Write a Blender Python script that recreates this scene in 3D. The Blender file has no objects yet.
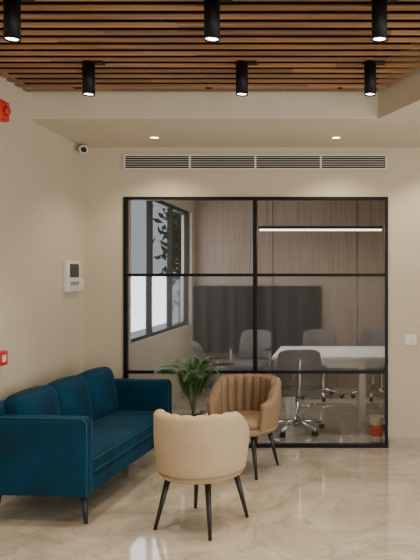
import bpy, bmesh, math, random
from mathutils import Vector, Matrix
random.seed(4)
C=bpy.context.scene.collection
# ---------- materials ----------
def mat(name,col,rough=.6,metal=0,noise=0,nscale=8,bump=0,bscale=60,spec=.5,sheen=0,stretch=(1,1,1),emit=0):
    m=bpy.data.materials.new(name);m.use_nodes=True
    nt=m.node_tree;b=nt.nodes['Principled BSDF']
    b.inputs['Base Color'].default_value=(*col,1);b.inputs['Roughness'].default_value=rough
    b.inputs['Metallic'].default_value=metal;b.inputs['Specular IOR Level'].default_value=spec
    if sheen:
        b.inputs['Sheen Weight'].default_value=sheen;b.inputs['Sheen Roughness'].default_value=.4
        b.inputs['Sheen Tint'].default_value=(*[min(1,c*2+.1) for c in col],1)
    if emit:
        b.inputs['Emission Color'].default_value=(*col,1);b.inputs['Emission Strength'].default_value=emit
    tc=nt.nodes.new('ShaderNodeTexCoord');mp=nt.nodes.new('ShaderNodeMapping')
    mp.inputs['Scale'].default_value=stretch
    nt.links.new(tc.outputs['Object'],mp.inputs['Vector'])
    if noise:
        n=nt.nodes.new('ShaderNodeTexNoise');n.inputs['Scale'].default_value=nscale;n.inputs['Detail'].default_value=5
        r=nt.nodes.new('ShaderNodeValToRGB')
        r.color_ramp.elements[0].position=.3;r.color_ramp.elements[1].position=.7
        r.color_ramp.elements[0].color=(*[c*(1-noise) for c in col],1)
        r.color_ramp.elements[1].color=(*[min(1,c*(1+noise)) for c in col],1)
        nt.links.new(mp.outputs[0],n.inputs['Vector']);nt.links.new(n.outputs[0],r.inputs[0]);nt.links.new(r.outputs[0],b.inputs['Base Color'])
    if bump:
        n=nt.nodes.new('ShaderNodeTexNoise');n.inputs['Scale'].default_value=bscale
        bp=nt.nodes.new('ShaderNodeBump');bp.inputs['Strength'].default_value=bump;bp.inputs['Distance'].default_value=.01
        nt.links.new(mp.outputs[0],n.inputs['Vector']);nt.links.new(n.outputs[0],bp.inputs['Height']);nt.links.new(bp.outputs[0],b.inputs['Normal'])
    return m
M={}
M['wall']=mat('wall_paint',(.60,.53,.405),.8,noise=.02,nscale=2,bump=.05,bscale=120)
M['ceil']=mat('soffit_paint',(.66,.595,.475),.85,noise=.02,nscale=2)
M['skirt']=mat('skirting_marble',(.46,.37,.28),.3,noise=.1,nscale=12)
M['black']=mat('black_metal',(.004,.004,.005),.5,spec=.25)
M['dark']=mat('ceiling_void',(.006,.004,.003),.9,spec=.1)
M['white']=mat('white_plastic',(.75,.73,.68),.4)
M['grey']=mat('grey_plastic',(.25,.25,.25),.5)
M['screen']=mat('lcd_screen',(.02,.025,.03),.15)
M['red']=mat('red_plastic',(.6,.03,.02),.4)
M['tv']=mat('tv_panel',(.0015,.0015,.002),.6,spec=.1)
M['sofa']=mat('teal_velvet',(.002,.036,.074),.75,noise=.4,nscale=3.5,bump=.08,bscale=300,sheen=.2,spec=.15)
M['pipe']=mat('teal_piping',(.008,.080,.14),.7,sheen=.2,spec=.2)
M['sleg']=mat('sofa_leg',(.005,.022,.04),.4)
M['cream']=mat('cream_fabric',(.47,.37,.245),.75,noise=.05,nscale=9,bump=.08,bscale=350,spec=.25,sheen=.05)
M['tan']=mat('tan_leather',(.285,.19,.108),.45,noise=.08,nscale=7,bump=.05,bscale=200,spec=.4)
M['leg']=mat('chair_leg_black',(.010,.009,.008),.4)
M['leaf']=mat('palm_leaf',(.13,.24,.09),.5,noise=.4,nscale=6)
M['pot']=mat('plant_pot',(.06,.055,.05),.5)
M['soil']=mat('soil',(.04,.025,.015),.95)
M['table']=mat('table_laminate',(.82,.80,.76),.35)
M['chrome']=mat('chrome',(.85,.85,.85),.25,metal=1)
M['mesh']=mat('chair_mesh',(.13,.115,.105),.8)
M['foliage']=mat('outdoor_foliage',(.05,.07,.04),.9,noise=.6,nscale=4)
M['lamp']=mat('lamp_glow',(1,.88,.7),.5,emit=14)
M['pend']=mat('pendant_glow',(1,.93,.82),.5,emit=4)
M['carton']=mat('bin_body',(.6,.52,.42),.6)
def woodpanel():
    m=mat('walnut_wall_panel',(.2,.12,.08),.5);nt=m.node_tree;b=nt.nodes['Principled BSDF']
    tc=nt.nodes.new('ShaderNodeTexCoord');mp=nt.nodes.new('ShaderNodeMapping');mp.inputs['Scale'].default_value=(16,9,.35)
    n=nt.nodes.new('ShaderNodeTexNoise');n.inputs['Scale'].default_value=4;n.inputs['Detail'].default_value=6;n.inputs['Distortion'].default_value=.1
    r=nt.nodes.new('ShaderNodeValToRGB')
    r.color_ramp.elements[0].position=.25;r.color_ramp.elements[0].color=(.27,.19,.14,1)
    r.color_ramp.elements[1].position=.75;r.color_ramp.elements[1].color=(.41,.31,.245,1)
    nt.links.new(tc.outputs['Object'],mp.inputs[0]);nt.links.new(mp.outputs[0],n.inputs[0]);nt.links.new(n.outputs[0],r.inputs[0]);nt.links.new(r.outputs[0],b.inputs['Base Color'])
    return m
M['panel']=woodpanel()
def slatmat(i,k):
    m=mat('oak_slat_%d'%i,(.4,.2,.08),.5);nt=m.node_tree;b=nt.nodes['Principled BSDF']
    tc=nt.nodes.new('ShaderNodeTexCoord');mp=nt.nodes.new('ShaderNodeMapping');mp.inputs['Scale'].default_value=(.6,14,1);mp.inputs['Location'].default_value=(i*3.7,i*1.3,0)
    n=nt.nodes.new('ShaderNodeTexNoise');n.inputs['Scale'].default_value=2.2;n.inputs['Detail'].default_value=6
    r=nt.nodes.new('ShaderNodeValToRGB')
    r.color_ramp.elements[0].position=.35;r.color_ramp.elements[0].color=(.26*k,.115*k,.04*k,1)
    r.color_ramp.elements[1].position=.68;r.color_ramp.elements[1].color=(.50*k,.245*k,.093*k,1)
    nt.links.new(tc.outputs['Object'],mp.inputs[0]);nt.links.new(mp.outputs[0],n.inputs[0]);nt.links.new(n.outputs[0],r.inputs[0]);nt.links.new(r.outputs[0],b.inputs['Base Color'])
    return m
for i,k in enumerate((.6,.85,1.2)):M['slat%d'%i]=slatmat(i,k)
def floormat():
    m=mat('polished_marble',(.6,.5,.4),.07,spec=1.0);nt=m.node_tree;b=nt.nodes['Principled BSDF']
    b.inputs['Coat Weight'].default_value=.6;b.inputs['Coat Roughness'].default_value=.06
    L=nt.links.new
    tc=nt.nodes.new('ShaderNodeTexCoord')
    n=nt.nodes.new('ShaderNodeTexNoise');n.inputs['Scale'].default_value=1.5;n.inputs['Detail'].default_value=9;n.inputs['Distortion'].default_value=1.4
    L(tc.outputs['Object'],n.inputs['Vector'])
    r=nt.nodes.new('ShaderNodeValToRGB');e=r.color_ramp.elements
    e[0].position=.32;e[0].color=(.44,.37,.28,1);e[1].position=.62;e[1].color=(.66,.60,.49,1)
    L(n.outputs[0],r.inputs[0])
    n2=nt.nodes.new('ShaderNodeTexNoise');n2.inputs['Scale'].default_value=1.7;n2.inputs['Detail'].default_value=8;n2.inputs['Distortion'].default_value=2
    L(tc.outputs['Object'],n2.inputs['Vector'])
    s=nt.nodes.new('ShaderNodeMath');s.operation='SUBTRACT';s.inputs[1].default_value=.5;L(n2.outputs[0],s.inputs[0])
    a=nt.nodes.new('ShaderNodeMath');a.operation='ABSOLUTE';L(s.outputs[0],a.inputs[0])
    r2=nt.nodes.new('ShaderNodeValToRGB');e=r2.color_ramp.elements
    e[0].position=0;e[0].color=(.5,.5,.5,1);e[1].position=.022;e[1].color=(0,0,0,1)
    L(a.outputs[0],r2.inputs[0])
    mx=nt.nodes.new('ShaderNodeMixRGB');mx.inputs[2].default_value=(.34,.28,.21,1)
    L(r2.outputs[0],mx.inputs[0]);L(r.outputs[0],mx.inputs[1])
    bk=nt.nodes.new('ShaderNodeTexBrick');bk.offset=0;bk.inputs['Scale'].default_value=1
    bk.inputs['Brick Width'].default_value=1.2;bk.inputs['Row Height'].default_value=1.2;bk.inputs['Mortar Size'].default_value=.0015
    bk.inputs['Color1'].default_value=bk.inputs['Color2'].default_value=(1,1,1,1);bk.inputs['Mortar'].default_value=(.8,.77,.74,1)
    L(tc.outputs['Object'],bk.inputs['Vector'])
    mu=nt.nodes.new('ShaderNodeMixRGB');mu.blend_type='MULTIPLY';mu.inputs[0].default_value=1
    L(mx.outputs[0],mu.inputs[1]);L(bk.outputs[0],mu.inputs[2]);L(mu.outputs[0],b.inputs['Base Color'])
    return m
M['floor']=floormat()
def glass(name,haze,tint,gloss):
    m=bpy.data.materials.new(name);m.use_nodes=True;nt=m.node_tree;nt.nodes.clear();L=nt.links.new
    o=nt.nodes.new('ShaderNodeOutputMaterial')
    t=nt.nodes.new('ShaderNodeBsdfTransparent');t.inputs[0].default_value=(*tint,1)
    g=nt.nodes.new('ShaderNodeBsdfGlossy');g.inputs['Roughness'].default_value=.02
    f=nt.nodes.new('ShaderNodeLayerWeight');f.inputs[0].default_value=.2
    ma=nt.nodes.new('ShaderNodeMath');ma.operation='MULTIPLY_ADD';ma.inputs[1].default_value=.6;ma.inputs[2].default_value=gloss;L(f.outputs['Fresnel'],ma.inputs[0])
    mx=nt.nodes.new('ShaderNodeMixShader');L(ma.outputs[0],mx.inputs[0])
    if haze:
        d=nt.nodes.new('ShaderNodeBsdfTranslucent');d.inputs[0].default_value=(.85,.84,.83,1)
        d2=nt.nodes.new('ShaderNodeBsdfDiffuse');d2.inputs[0].default_value=(.55,.545,.55,1)
        md=nt.nodes.new('ShaderNodeMixShader');md.inputs[0].default_value=.5;L(d.outputs[0],md.inputs[1]);L(d2.outputs[0],md.inputs[2])
        mh=nt.nodes.new('ShaderNodeMixShader')
        tc=nt.nodes.new('ShaderNodeTexCoord');mp=nt.nodes.new('ShaderNodeMapping');mp.inputs['Scale'].default_value=(14,1,.15)
        n=nt.nodes.new('ShaderNodeTexNoise');n.inputs['Scale'].default_value=1.2;L(tc.outputs['Object'],mp.inputs[0]);L(mp.outputs[0],n.inputs[0])
        mm=nt.nodes.new('ShaderNodeMath');mm.operation='MULTIPLY_ADD';mm.inputs[1].default_value=.10;mm.inputs[2].default_value=haze-.05;L(n.outputs[0],mm.inputs[0]);L(mm.outputs[0],mh.inputs[0])
        rf=nt.nodes.new('ShaderNodeBsdfRefraction');rf.inputs['IOR'].default_value=1.02;rf.inputs['Roughness'].default_value=.36
        rf.inputs[0].default_value=(*tint,1)
        mr=nt.nodes.new('ShaderNodeMixShader');mr.inputs[0].default_value=.75
        L(t.outputs[0],mr.inputs[1]);L(rf.outputs[0],mr.inputs[2])
        L(mr.outputs[0],mh.inputs[1]);L(md.outputs[0],mh.inputs[2]);L(mh.outputs[0],mx.inputs[1])
    else: L(t.outputs[0],mx.inputs[1])
    L(g.outputs[0],mx.inputs[2]);L(mx.outputs[0],o.inputs[0])
    return m
M['glass']=glass('clear_glass',0,(.88,.88,.87),.05)
M['film']=glass('frosted_film_glass',.085,(.88,.89,.91),.02)
# ---------- helpers ----------
def empty(name,loc=(0,0,0),rz=0):
    e=bpy.data.objects.new(name,None);C.objects.link(e);e.location=loc;e.rotation_euler=(0,0,rz);e.empty_display_size=.1;return e
def link(name,me,m,parent=None,smooth=False):
    o=bpy.data.objects.new(name,me);C.objects.link(o)
    if m:me.materials.append(M[m])
    if parent:o.parent=parent
    if smooth:
        for p in me.polygons:p.use_smooth=True
    return o
def mesh(name,v,f,m,parent=None,smooth=False):
    me=bpy.data.meshes.new(name);me.from_pydata([tuple(a) for a in v],[],f);me.update()
    bm=bmesh.new();bm.from_mesh(me);bmesh.ops.recalc_face_normals(bm,faces=bm.faces);bm.to_mesh(me);bm.free()
    return link(name,me,m,parent,smooth)
def box(name,x0,x1,y0,y1,z0,z1,m,parent=None,bev=0,seg=3):
    c=((x0+x1)/2,(y0+y1)/2,(z0+z1)/2);h=((x1-x0)/2,(y1-y0)/2,(z1-z0)/2)
    v=[(sx*h[0],sy*h[1],sz*h[2]) for sx in(-1,1) for sy in(-1,1) for sz in(-1,1)]
    f=[(0,1,3,2),(4,6,7,5),(0,4,5,1),(2,3,7,6),(0,2,6,4),(1,5,7,3)]
    o=mesh(name,v,f,m,parent);o.location=c
    if bev:
        b=o.modifiers.new('b','BEVEL');b.width=bev;b.segments=seg
        for p in o.data.polygons:p.use_smooth=True
    return o
def cyl(name,p0,p1,r0,r1,m,parent=None,n=24):
    p0=Vector(p0);p1=Vector(p1);d=(p1-p0).normalized()
    q=d.to_track_quat('Z','Y');v=[];
    for p,r in((p0,r0),(p1,r1)):
        for i in range(n):
            a=2*math.pi*i/n;v.append(p+q@Vector((r*math.cos(a),r*math.sin(a),0)))
    f=[(i,(i+1)%n,n+(i+1)%n,n+i) for i in range(n)]+[tuple(range(n))[::-1],tuple(range(n,2*n))]
    o=mesh(name,v,f,m,parent)
    for p in o.data.polygons:
        if len(p.vertices)==4:p.use_smooth=True
    return o
def lathe(name,prof,m,parent=None,n=40):
    v=[];f=[];k=len(prof)
    for i in range(n):
        a=2*math.pi*i/n
        for r,z in prof:v.append((r*math.cos(a),r*math.sin(a),z))
    for i in range(n):
        for j in range(k-1):
            f.append((i*k+j,((i+1)%n)*k+j,((i+1)%n)*k+j+1,i*k+j+1))
    o=mesh(name,v,f,m,parent,True);return o
def tube(name,pts,r,m,parent=None,cyc=False):
    cu=bpy.data.curves.new(name,'CURVE');cu.dimensions='3D';cu.bevel_depth=r;cu.bevel_resolution=3
    s=cu.splines.new('POLY');s.points.add(len(pts)-1);s.use_cyclic_u=cyc
    for i,p in enumerate(pts):s.points[i].co=(*p,1)
    cu.materials.append(M[m]);o=bpy.data.objects.new(name,cu);C.objects.link(o)
    if parent:o.parent=parent
    return o
def cushion(name,cx,cy,cz,hx,hy,hz,m,parent,puff=(0,0,0),rot=(0,0,0),rad=.03,n=14):
    bm=bmesh.new();bmesh.ops.create_cube(bm,size=2);bmesh.ops.subdivide_edges(bm,edges=bm.edges[:],cuts=n,use_grid_fill=True)
    h=(hx,hy,hz)
    for v in bm.verts:
        u=[max(-1,min(1,c)) for c in v.co]
        u=[math.sin(c*math.pi/2) for c in u]
        p=Vector([u[i]*h[i] for i in range(3)])
        q=Vector([max(-(h[i]-rad),min(h[i]-rad,p[i])) for i in range(3)])
        d=p-q
        if d.length>1e-6:p=q+d.normalized()*min(rad,d.length)
        w=[1-abs(c)**2.5 for c in u]
        p.x+=math.copysign(puff[0]*w[1]*w[2],u[0])*abs(u[0])
        p.y+=math.copysign(puff[1]*w[0]*w[2],u[1])*abs(u[1])
        p.z+=math.copysign(puff[2]*w[0]*w[1],u[2])*abs(u[2])
        v.co=p
    me=bpy.data.meshes.new(name);bm.to_mesh(me);bm.free()
    o=link(name,me,m,parent,True);o.location=(cx,cy,cz);o.rotation_euler=rot;return o
def prism(name,pts,z0,z1,m):
    n=len(pts);v=[(x,y,z0) for x,y in pts]+[(x,y,z1) for x,y in pts]
    return mesh(name,v,[tuple(range(n))[::-1],tuple(range(n,2*n))]+[(i,(i+1)%n,n+(i+1)%n,n+i) for i in range(n)],m)
def light(name,kind,loc,energy,col=(1,1,1),rot=(0,0,0),parent=None,**k):
    l=bpy.data.lights.new(name,kind);l.energy=energy;l.color=col
    for a,b in k.items():setattr(l,a,b)
    o=bpy.data.objects.new(name,l);C.objects.link(o);o.location=loc;o.rotation_euler=rot
    if parent:o.parent=parent
    return o
# ---------- room shell ----------
YB=6.22;XL=-2.45;XR=2.6;ZS=2.87;ZC=3.06;Y0=-2.4;YC=9.5
box('floor',-2.6,2.75,Y0-.1,YC+.1,-.1,0,'floor')
box('wall_left',-2.6,XL,Y0,YB+.12,0,3.3,'wall')
box('wall_left_pier',XL,-2.42,Y0,5.12,0,3.3,'wall')
box('wall_right',XR,XR+.15,4.6,YC+.1,0,3.3,'wall')
box('wall_right_head',XR,XR+.15,Y0,4.6,2.7,3.3,'wall')
w=empty('added_window')  # unseen window added to let daylight in, clear of the glass reflection
for yy in(Y0,-.7,1.05,2.8,4.54):box('mullion',XR+.03,XR+.09,yy,yy+.06,0,2.7,'black',w)
box('added_wall_rear',-2.6,1.15,Y0-.1,Y0,0,3.3,'wall')  # unseen wall added to darken glass reflections, opening left for fill
box('wall_rear_head',1.15,XR+.15,Y0-.1,Y0,2.7,3.3,'wall')
box('wall_back_left',XL,-2.067,YB,YB+.12,0,ZS,'wall')
box('wall_back_right',.459,XR,YB,YB+.12,0,ZS,'wall')
box('wall_back_upper',-2.067,.459,YB,YB+.12,2.396,ZS,'wall')
prism('ceiling_soffit',[(XL,5.08),(.297,5.08),(1.05,3.49),(1.05,Y0),(XR,Y0),(XR,YB+.12),(XL,YB+.12)],ZS,3.3,'ceil')
box('ceiling',-2.6,2.75,Y0,YB,3.3,3.4,'dark')
box('baseboard_right',.47,XR,YB-.015,YB,0,.09,'skirt')
box('baseboard_back',XL,-2.075,YB-.015,YB,0,.09,'skirt')
box('baseboard_left',XL,XL+.012,5.13,YB-.02,0,.09,'skirt')
# slat ceiling
sl=empty('ceiling_slats')
y=5.0;i=0
while y>Y0+.1:
    cuts=[-2.415];x=-2.415+random.uniform(.4,1.6)
    while x<.9:cuts.append(x);x+=random.uniform(1.2,2.2)
    xe=1.04 if y<3.45 else .297+(5.0-y)*.47
    cuts=[c for c in cuts if c<xe-.1]+[xe]
    for k in range(len(cuts)-1):
        box('slat_%d_%d'%(i,k),cuts[k],cuts[k+1]-.002,y-.054,y,ZC,ZC+.008,'slat%d'%random.choice((0,1,1,2,2)),sl)
    y-=.118;i+=1
box('backing',-2.415,.28,Y0+.05,5.06,ZC+.055,ZC+.07,'dark',sl)
box('backing',.28,1.03,Y0+.05,3.45,ZC+.055,ZC+.07,'dark',sl)
for x in(-2,-1,0,.26):box('batten',x-.02,x+.02,Y0+.06,4.98,ZC+.009,ZC+.055,'dark',sl)
# ---------- glass partition ----------
gp=empty('glass_partition')
x0,x1,xm=-2.067,.459,-.813;zt=2.396;yf0,yf1=YB-.02,YB+.05
t=.028
box('frame_left',x0,x0+t,yf0,yf1,0,zt,'black',gp);box('frame_right',x1-t,x1,yf0,yf1,0,zt,'black',gp)
box('frame_mullion',xm-.018,xm+.018,yf0,yf1,0,zt,'black',gp)
for n,z in(('bottom',0),('lower',.709),('middle',1.636),('top',zt-t)):
    for k,(a,b) in enumerate(((x0+t,xm-.018),(xm+.018,x1-t))):
        box('rail_%s_%d'%(n,k),a,b,yf0,yf1,z,z+t,'black',gp)
for k,(a,b) in enumerate(((x0+t,xm-.018),(xm+.018,x1-t))):
    for n,za,zb,m in(('low',.028,.709,'glass'),('mid',.737,1.636,'film'),('up',1.664,zt-t,'glass')):
        yy=YB+.015
        mesh('pane_%s_%d'%(n,k),[(a,yy,za),(b,yy,za),(b,yy,zb),(a,yy,zb)],[(0,1,2,3)],m,gp)
# ---------- AC grille ----------
ac=empty('air_conditioning_grille')
gx0,gx1,gz0,gz1=-2.067,.45,2.655,2.80
box('back',gx0,gx1,YB-.008,YB-.001,gz0,gz1,'dark',ac)
for a,b,c,d in((gx0,gx1,gz0,gz0+.014),(gx0,gx1,gz1-.014,gz1)):box('border',a,b,YB-.025,YB-.002,c,d,'white',ac)
for k in range(5):
    xx=gx0+(gx1-gx0-.016)*k/4;box('divider',xx,xx+.016,YB-.024,YB-.002,gz0+.01,gz1-.01,'white',ac)
for k in range(5):
    z=gz0+.030+k*.021
    o=box('louvre_%d'%k,gx0+.01,gx1-.01,YB-.02,YB-.006,z,z+.005,'white',ac);
# ---------- conference room ----------
CX=-2.12
box('wall_conference_back',-2.3,XR,YC,YC+.1,0,ZS,'panel')
for xs in(-.98,.25,1.5):box('trim_panel_joint',xs-.004,xs+.004,YC-.003,YC,0,ZS,'dark')
box('ceiling_conference',-2.3,XR,YB+.12,YC+.1,ZS,3.0,'ceil')
box('wall_conference_left_low',CX-.15,CX,YB+.12,YC,0,.95,'wall')
box('wall_conference_left_top',CX-.15,CX,YB+.12,YC,2.55,ZS,'wall')
box('wall_conference_left_near',CX-.15,CX,YB+.12,6.6,.95,2.55,'wall')
box('wall_conference_left_far',CX-.15,CX,9.3,YC,.95,2.55,'wall')
w=empty('window_1')
for yy in(6.6,7.45,8.35,9.25):box('mullion',CX-.10,CX-.04,yy,yy+.05,.95,2.55,'black',w)
box('sill',CX-.12,CX-.03,6.65,9.25,.95,.99,'black',w);box('head',CX-.12,CX-.03,6.65,9.25,2.5,2.55,'black',w)
v=[];f=[]
for k in range(1100):
    c=Vector((random.gauss(-3.45,.16),random.gauss(14.4,.5),random.gauss(2.5,.55)))
    a=Vector((random.uniform(-1,1),random.uniform(-1,1),random.uniform(-1,1))).normalized()*.12
    b=a.cross(Vector((random.uniform(-1,1),random.uniform(-1,1),random.uniform(-1,1)))).normalized()*.05
    n=len(v);v+=[c-a,c+b,c+a,c-b];f.append((n,n+1,n+2,n+3))
tr=empty('garden_tree');mesh('leaves',v,f,'foliage',tr)
cyl('trunk',(-3.45,14.4,-.1),(-3.45,14.4,2),.10,.06,'foliage',tr)
# TV
tv=empty('television')
box('panel',(195-340)/68.8,(322-340)/68.8,YC-.09,YC-.05,1.65-77/68.8,1.65-11/68.8,'tv',tv,bev=.008)
box('wall_mount',-1.5,-.9,YC-.05,YC,.9,1.2,'black',tv)
# pendant
pl=empty('linear_pendant_light')
box('housing',-1.0,.52,7.97,8.03,2.215,2.25,'black',pl);box('diffuser',-.99,.51,7.975,8.025,2.195,2.214,'pend',pl)
for x in(-.9,.38):cyl('cable',(x,8,2.25),(x,8,ZS),.003,.003,'black',pl,8)
light('pendant_lamp','AREA',(-.25,8,2.18),17,(1,.92,.82),(0,0,0),pl,shape='RECTANGLE',size=1.5,size_y=.05)
# meeting table
mt=empty('meeting_table')
box('top',-.75,1.7,7.15,8.25,.71,.75,'table',mt,bev=.005)
for k,x in enumerate((-.60,.215,1.52)):
    for yy in(7.2,8.1):box('leg_%d'%k,x,x+.07,yy,yy+.06,0,.71,'table',mt)
    box('crossbar_%d'%k,x+.01,x+.06,7.22,8.14,.64,.705,'table',mt)
box('apron',-.60,1.55,7.22,7.25,.62,.705,'table',mt)
def office_chair(x,y,rz):
    e=empty('office_chair',(x,y,0),rz)
    for k in range(5):
        a=2*math.pi*k/5+.3;c,s=math.cos(a),math.sin(a)
        cyl('base_arm_%d'%k,(.02*c,.02*s,.12),(.28*c,.28*s,.075),.022,.014,'chrome',e,12)
        cyl('caster_%d'%k,(.28*c-.02*s,.28*s+.02*c,.028),(.28*c+.02*s,.28*s-.02*c,.028),.028,.028,'black',e,16)
        cyl('stem_%d'%k,(.28*c,.28*s,.03),(.28*c,.28*s,.09),.008,.008,'chrome',e,8)
    cyl('hub',(0,0,.08),(0,0,.15),.035,.03,'chrome',e);cyl('gas_lift',(0,0,.14),(0,0,.40),.022,.022,'chrome',e)
    cushion('seat',0,0,.45,.24,.24,.04,'mesh',e,puff=(0,0,.015))
    v=[];f=[];nx,nz=10,10
    for j in range(nz+1):
        for i in range(nx+1):
            u=i/nx*2-1;w_=j/nz;hw=.23-.03*w_**2
            v.append((u*hw,-.22-.09*w_+.06*u*u+.03*math.sin(w_*3.1),.50+.40*w_-(.03*u**4 if w_>.9 else 0)))
    for j in range(nz):
        for i in range(nx):
            a=j*(nx+1)+i;f.append((a,a+1,a+nx+2,a+nx+1))
    o=mesh('backrest',v,f,'mesh',e,True);sm=o.modifiers.new('s','SOLIDIFY');sm.thickness=.025
    tube('spine',[(0,-.05,.40),(0,-.24,.42),(0,-.27,.55),(0,-.30,.8)],.016,'chrome',e)
    for sg in(-1,1):
        tube('arm_support',[(sg*.2,0,.42),(sg*.28,0,.44),(sg*.28,-.02,.66)],.012,'chrome',e)
        box('arm_pad',sg*.28-.03,sg*.28+.03,-.13,.12,.66,.685,'black',e,bev=.01)
for a in((-.45,6.85,.15),(.72,6.8,-.1),(-1.35,7.4,-1.3),(-.25,8.75,3.3),(.45,8.75,3.0),(-1.2,8.7,2.9)):office_chair(*a)
# waste bin
wb=empty('waste_bin',(.36,6.45,0))
lathe('body',[(0,0),(.055,0),(.06,.01),(.07,.24),(.074,.25),(.068,.25),(.055,.02),(0,.02)],'carton',wb)
lathe('label',[(.0625,.06),(.0682,.17)],'red',wb)
# ---------- wall devices ----------
ic=empty('wall_mounted_intercom')
box('body',XL,XL+.04,5.74,6.05,1.50,1.78,'white',ic,bev=.008)
box('display',XL+.041,XL+.045,5.80,5.99,1.63,1.75,'screen',ic);
for k in range(3):box('button',XL+.041,XL+.046,5.81+k*.065,5.855+k*.065,1.56,1.59,'grey',ic)
sw=empty('light_switch');box('plate',.61,.73,YB-.012,YB,.98,1.08,'white',sw,bev=.004)
for k in range(2):box('rocker',.622+k*.05,.665+k*.05,YB-.017,YB-.011,.995,1.065,'white',sw,bev=.002)
sw=empty('light_switch');box('plate',XL,XL+.012,6.10,6.18,1.50,1.62,'white',sw,bev=.004);box('rocker',XL+.011,XL+.017,6.12,6.16,1.52,1.60,'white',sw)
fa=empty('fire_alarm_sounder');box('body',-2.42,-2.36,4.53,4.65,2.74,2.88,'red',fa,bev=.012);cyl('dome',(-2.36,4.59,2.81),(-2.335,4.59,2.81),.035,.025,'red',fa)
fc=empty('fire_call_point');box('body',-2.42,-2.375,4.54,4.65,1.01,1.11,'red',fc,bev=.006);box('glass',-2.3745,-2.372,4.57,4.62,1.035,1.085,'white',fc)
sc=empty('security_camera')
cyl('mount',(XL,6.1,2.84),(XL+.02,6.1,2.84),.03,.03,'white',sc);cyl('arm',(XL+.02,6.1,2.84),(XL+.06,6.06,2.83),.014,.014,'white',sc)
cyl('barrel',(XL+.03,6.10,2.835),(XL+.10,5.96,2.80),.036,.036,'white',sc);cyl('lens',(XL+.10,5.96,2.80),(XL+.102,5.956,2.799),.027,.027,'black',sc)
# ---------- ceiling lights ----------
for d in(3.30,4.305):
    for x in(-1.665,-.65,.2):
        e=empty('ceiling_spotlight')
        lathe('housing',[(0,.217),(.040,.217),(.040,0),(.036,0),(.034,.025),(0,.025)],'black',e);e.location=(x,d,2.843)
        box('mount',-.03,.10,-.03,.03,.205,.2165,'black',e)
        cyl('lens',(0,0,.008),(0,0,.014),.032,.032,'lamp',e)
        light('lamp','SPOT',(0,0,-.01),60,(1,.84,.64),(0,0,0),e,spot_size=1.35,spot_blend=.8,shadow_soft_size=.04)
for x in(-1.64,-.035,.9):
    e=empty('recessed_downlight');e.location=(x,5.75,ZS-.004)
    lathe('ring',[(.05,.003),(.05,-.004),(.036,-.004),(.034,.003)],'white',e)
    cyl('lens',(0,0,-.001),(0,0,.003),.034,.034,'lamp',e)
    light('lamp','SPOT',(0,0,-.02),32,(1,.84,.64),(0,0,0),e,spot_size=2.2,spot_blend=.6,shadow_soft_size=.04)
# ---------- sofa ----------
so=empty('sofa',(-1.66,4.26,0),math.radians(-5))
Ls,D=1.63,.74
box('base_frame',-D+.04,-.02,.06,Ls-.06,.18,.30,'sofa',so,bev=.02)
for k,y in enumerate((.045,Ls-.045)):
    cushion('arm_%d'%(k+1),-D/2,y,.445,D/2,.045,.265,'sofa',so,puff=(0,.008,0),rad=.035)
    for sg in(-1,1):
        yy=y+sg*.036
        pts=[(-.006,yy,.19),(-.006,yy,.67),(-.035,yy,.703),(-D+.03,yy,.703)]
        tube('arm_piping',pts,.005,'pipe',so)
cushion('back_frame',-D+.06,Ls/2,.48,.06,Ls/2-.02,.30,'sofa',so,rad=.04)
cushion('seat_cushion',-.29+.01-.02,Ls/2,.37,.295,Ls/2-.09,.075,'sofa',so,puff=(.006,0,.012),rad=.035)
for z in(.335,.41):tube('seat_piping',[(-.004,.1,z),(-.004,Ls-.1,z)],.005,'pipe',so)
wc=(Ls-.18)/3
for k in range(3):
    cushion('back_cushion_%d'%(k+1),-D+.19,.09+wc*(k+.5),.62,.075,wc/2-.004,.205,'sofa',so,puff=(.035,0,.02),rot=(0,math.radians(-10),0),rad=.05)
for k,(x,y) in enumerate(((-.06,.08),(-D+.08,.08),(-.06,Ls-.08),(-D+.08,Ls-.08))):
    dx=.03 if x>-.3 else -.0;dy=-.03 if y<1 else .03
    cyl('leg_%d'%(k+1),(x,y,.20),(x+dx,y+dy,0),.026,.013,'sleg',so)
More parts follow.
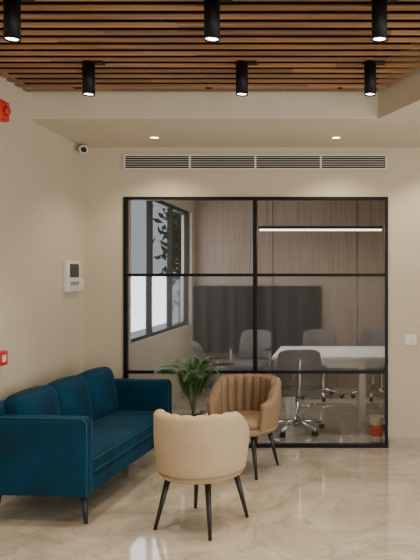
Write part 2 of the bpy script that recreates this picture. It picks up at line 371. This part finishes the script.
# ---------- tub chairs ----------
def tub(x,y,face,m,inner,legrot=0):
    e=empty('tub_armchair',(x,y,0),face)
    A=math.radians(118);N=260;v=[];f=[];nch=13
    zb=.345;drop=.17
    for i in range(N+1):
        th=-A+2*A*i/N;a=abs(th)/A
        t_=min(1,max(0,(a-.55)/.43));t_=t_*t_*(3-2*t_)
        zt_=.775-drop*t_
        ch=abs(math.cos(nch*math.pi*(i/N)+math.pi/2))**.42
        bu=.034*ch
        th_w=.054
        sec=[]
        def ro(z):
            k=(z-zb)/(.775-zb);return .278+.034*math.sin(min(1,k*1.5)*math.pi/2)
        for j in range(9):
            z=zb+(zt_-.03-zb)*j/8;sec.append((ro(z)-(.012 if j==0 else 0),z))
        R=ro(zt_-.03);c=R-.029
        for j in range(1,8):
            b=math.pi*j/8;sec.append((c+.029*math.cos(b)-(bu*.7*(j/8)),zt_-.03+(.03+(bu-.03)*.35)*math.sin(b)))
        for j in range(9):
            z=zt_-.03-(zt_-.03-.40)*j/8;sec.append((ro(z)-th_w-bu,z))
        sec.append((ro(.36)-.07,zb))
        K=len(sec)
        for r,z in sec:v.append((r*math.sin(th),-r*math.cos(th),z))
    for i in range(N):
        for j in range(K):
            a=i*K+j;b=i*K+(j+1)%K;f.append((a,b,b+K,a+K))
    f.append(tuple(range(K)));f.append(tuple(range(N*K,N*K+K)))
    o=mesh('shell',v,f,m,e,True)
    for sg in(-1,1):
        pts=[]
        for j in range(9):
            z=zb+.02+(.775-drop-.034-zb-.02)*j/8
            rr=ro(z)-.034
            pts.append((sg*rr*math.sin(A),-rr*math.cos(A),z))
        tube('arm_front_%d'%(1 if sg<0 else 2),pts,.033,m,e)
        bpy.ops.mesh.primitive_uv_sphere_add(segments=16,ring_count=10,radius=.033,location=pts[-1]);s_=bpy.context.object
        s_.name='arm_tip';s_.parent=e;s_.data.materials.append(M[m])
        for p in s_.data.polygons:p.use_smooth=True
    lathe('seat_cushion',[(0,.475),(.12,.474),(.19,.468),(.225,.452),(.238,.43),(.236,.40),(.22,.385),(0,.385)],m,e)
    lathe('seat_base',[(0,.388),(.245,.388),(.262,.37),(.262,.35),(.245,.335),(0,.335)],m,e)
    pts=[((ro(.375)+.001)*math.sin(-A+2*A*i/48),-(ro(.375)+.001)*math.cos(-A+2*A*i/48),.375) for i in range(49)]
    tube('hem_piping',pts,.004,inner,e)
    for k in range(4):
        b=math.radians(45+90*k)+legrot
        cyl('leg_%d'%(k+1),(.215*math.cos(b),.215*math.sin(b),.345),(.304*math.cos(b),.304*math.sin(b),0),.021,.011,'leg',e)
    return e
tub(-.915,4.32,math.radians(-8),'cream','tan',math.radians(-16))
tub(-.81,5.50,math.radians(162),'tan','cream')
# ---------- plant ----------
PX,PY=-1.35,5.98
pp=empty('potted_palm',(PX,PY,0))
lathe('pot',[(0,0),(.075,0),(.08,.01),(.11,.33),(.115,.35),(.10,.35),(.095,.31),(0,.31)],'pot',pp)
lathe('soil',[(0,.325),(.096,.315)],'soil',pp)
v=[];f=[]
def frond(az,reach,height,curl):
    P=[];n=18
    for i in range(n+1):
        t=i/n;r=reach*(t**1.4);z=.31+height*math.sin(t*curl)/math.sin(min(curl,math.pi/2))
        P.append(Vector((r*math.cos(az)-.10*t*t,r*math.sin(az)*.55,z)))
    for i in range(n):
        d=(P[i+1]-P[i]).normalized();sd=d.cross(Vector((0,0,1)));sd=sd.normalized() if sd.length>.01 else Vector((1,0,0))
        w=.004;k=len(v);v.extend([P[i]-sd*w,P[i]+sd*w,P[i+1]+sd*w,P[i+1]-sd*w]);f.append((k,k+1,k+2,k+3))
        if i>=6:
            for sg in(-1,1):
                for q in(0,.33,.67):
                    b=P[i].lerp(P[i+1],q);t=(i+q)/n
                    Ln=.15*math.sin(math.pi*min(1,(t-.28)/.8))+.05
                    dr=(d*.75+sd*sg*.8+Vector((0,0,.12))).normalized();pe=dr.cross(Vector((0,0,1))).normalized()*.006
                    m1=b+dr*Ln*.5;tip=b+dr*Ln+Vector((0,0,-.05*Ln/.17))
                    k=len(v);v.extend([b,m1+pe,tip,m1-pe]);f.append((k,k+1,k+2,k+3))
for k in range(20):
    az=k*2.4+random.uniform(-.3,.3);re=random.uniform(.12,.38)
    frond(az,re,random.uniform(.36,.54),random.uniform(1.5,1.9))
v=[Vector((p.x,min(p.y,.2),p.z)) for p in v]
v=[Vector((max(p.x,-.10),p.y,p.z)) if (p.z<.745 and p.x<-.10) else p for p in v]
mesh('fronds',v,f,'leaf',pp)
# ---------- light ----------
wd=bpy.data.worlds.new('World');bpy.context.scene.world=wd;wd.use_nodes=True
bg=wd.node_tree.nodes['Background'];bg.inputs[0].default_value=(.86,.93,1,1);bg.inputs[1].default_value=.45
light('side_daylight_fill','AREA',(XR+.2,1.1,1.5),150,(1,.95,.87),(0,math.radians(90),0),shape='RECTANGLE',size=2.4,size_y=6.0)  # fill lamp added outside the unseen right-hand window
light('rear_daylight_fill','AREA',(1.9,Y0-.1,1.5),100,(1,.95,.88),(math.radians(90),0,math.radians(12)),shape='RECTANGLE',size=1.3,size_y=2.4)  # camera-side fill lamp added at the unseen rear opening
light('conference_daylight','AREA',(CX-.25,7.95,1.75),34,(.88,.94,1),(0,math.radians(-90),0),shape='RECTANGLE',size=1.5,size_y=2.5)
# ---------- camera ----------
cd=bpy.data.cameras.new('Camera');cam=bpy.data.objects.new('Camera',cd);C.objects.link(cam)
cam.location=(0,0,1.65);cam.rotation_euler=(math.radians(90),0,0)
cd.sensor_fit='HORIZONTAL';cd.sensor_width=36;cd.lens=650/420*36;cd.shift_x=-130/420;cd.shift_y=-5/420
bpy.context.scene.camera=cam
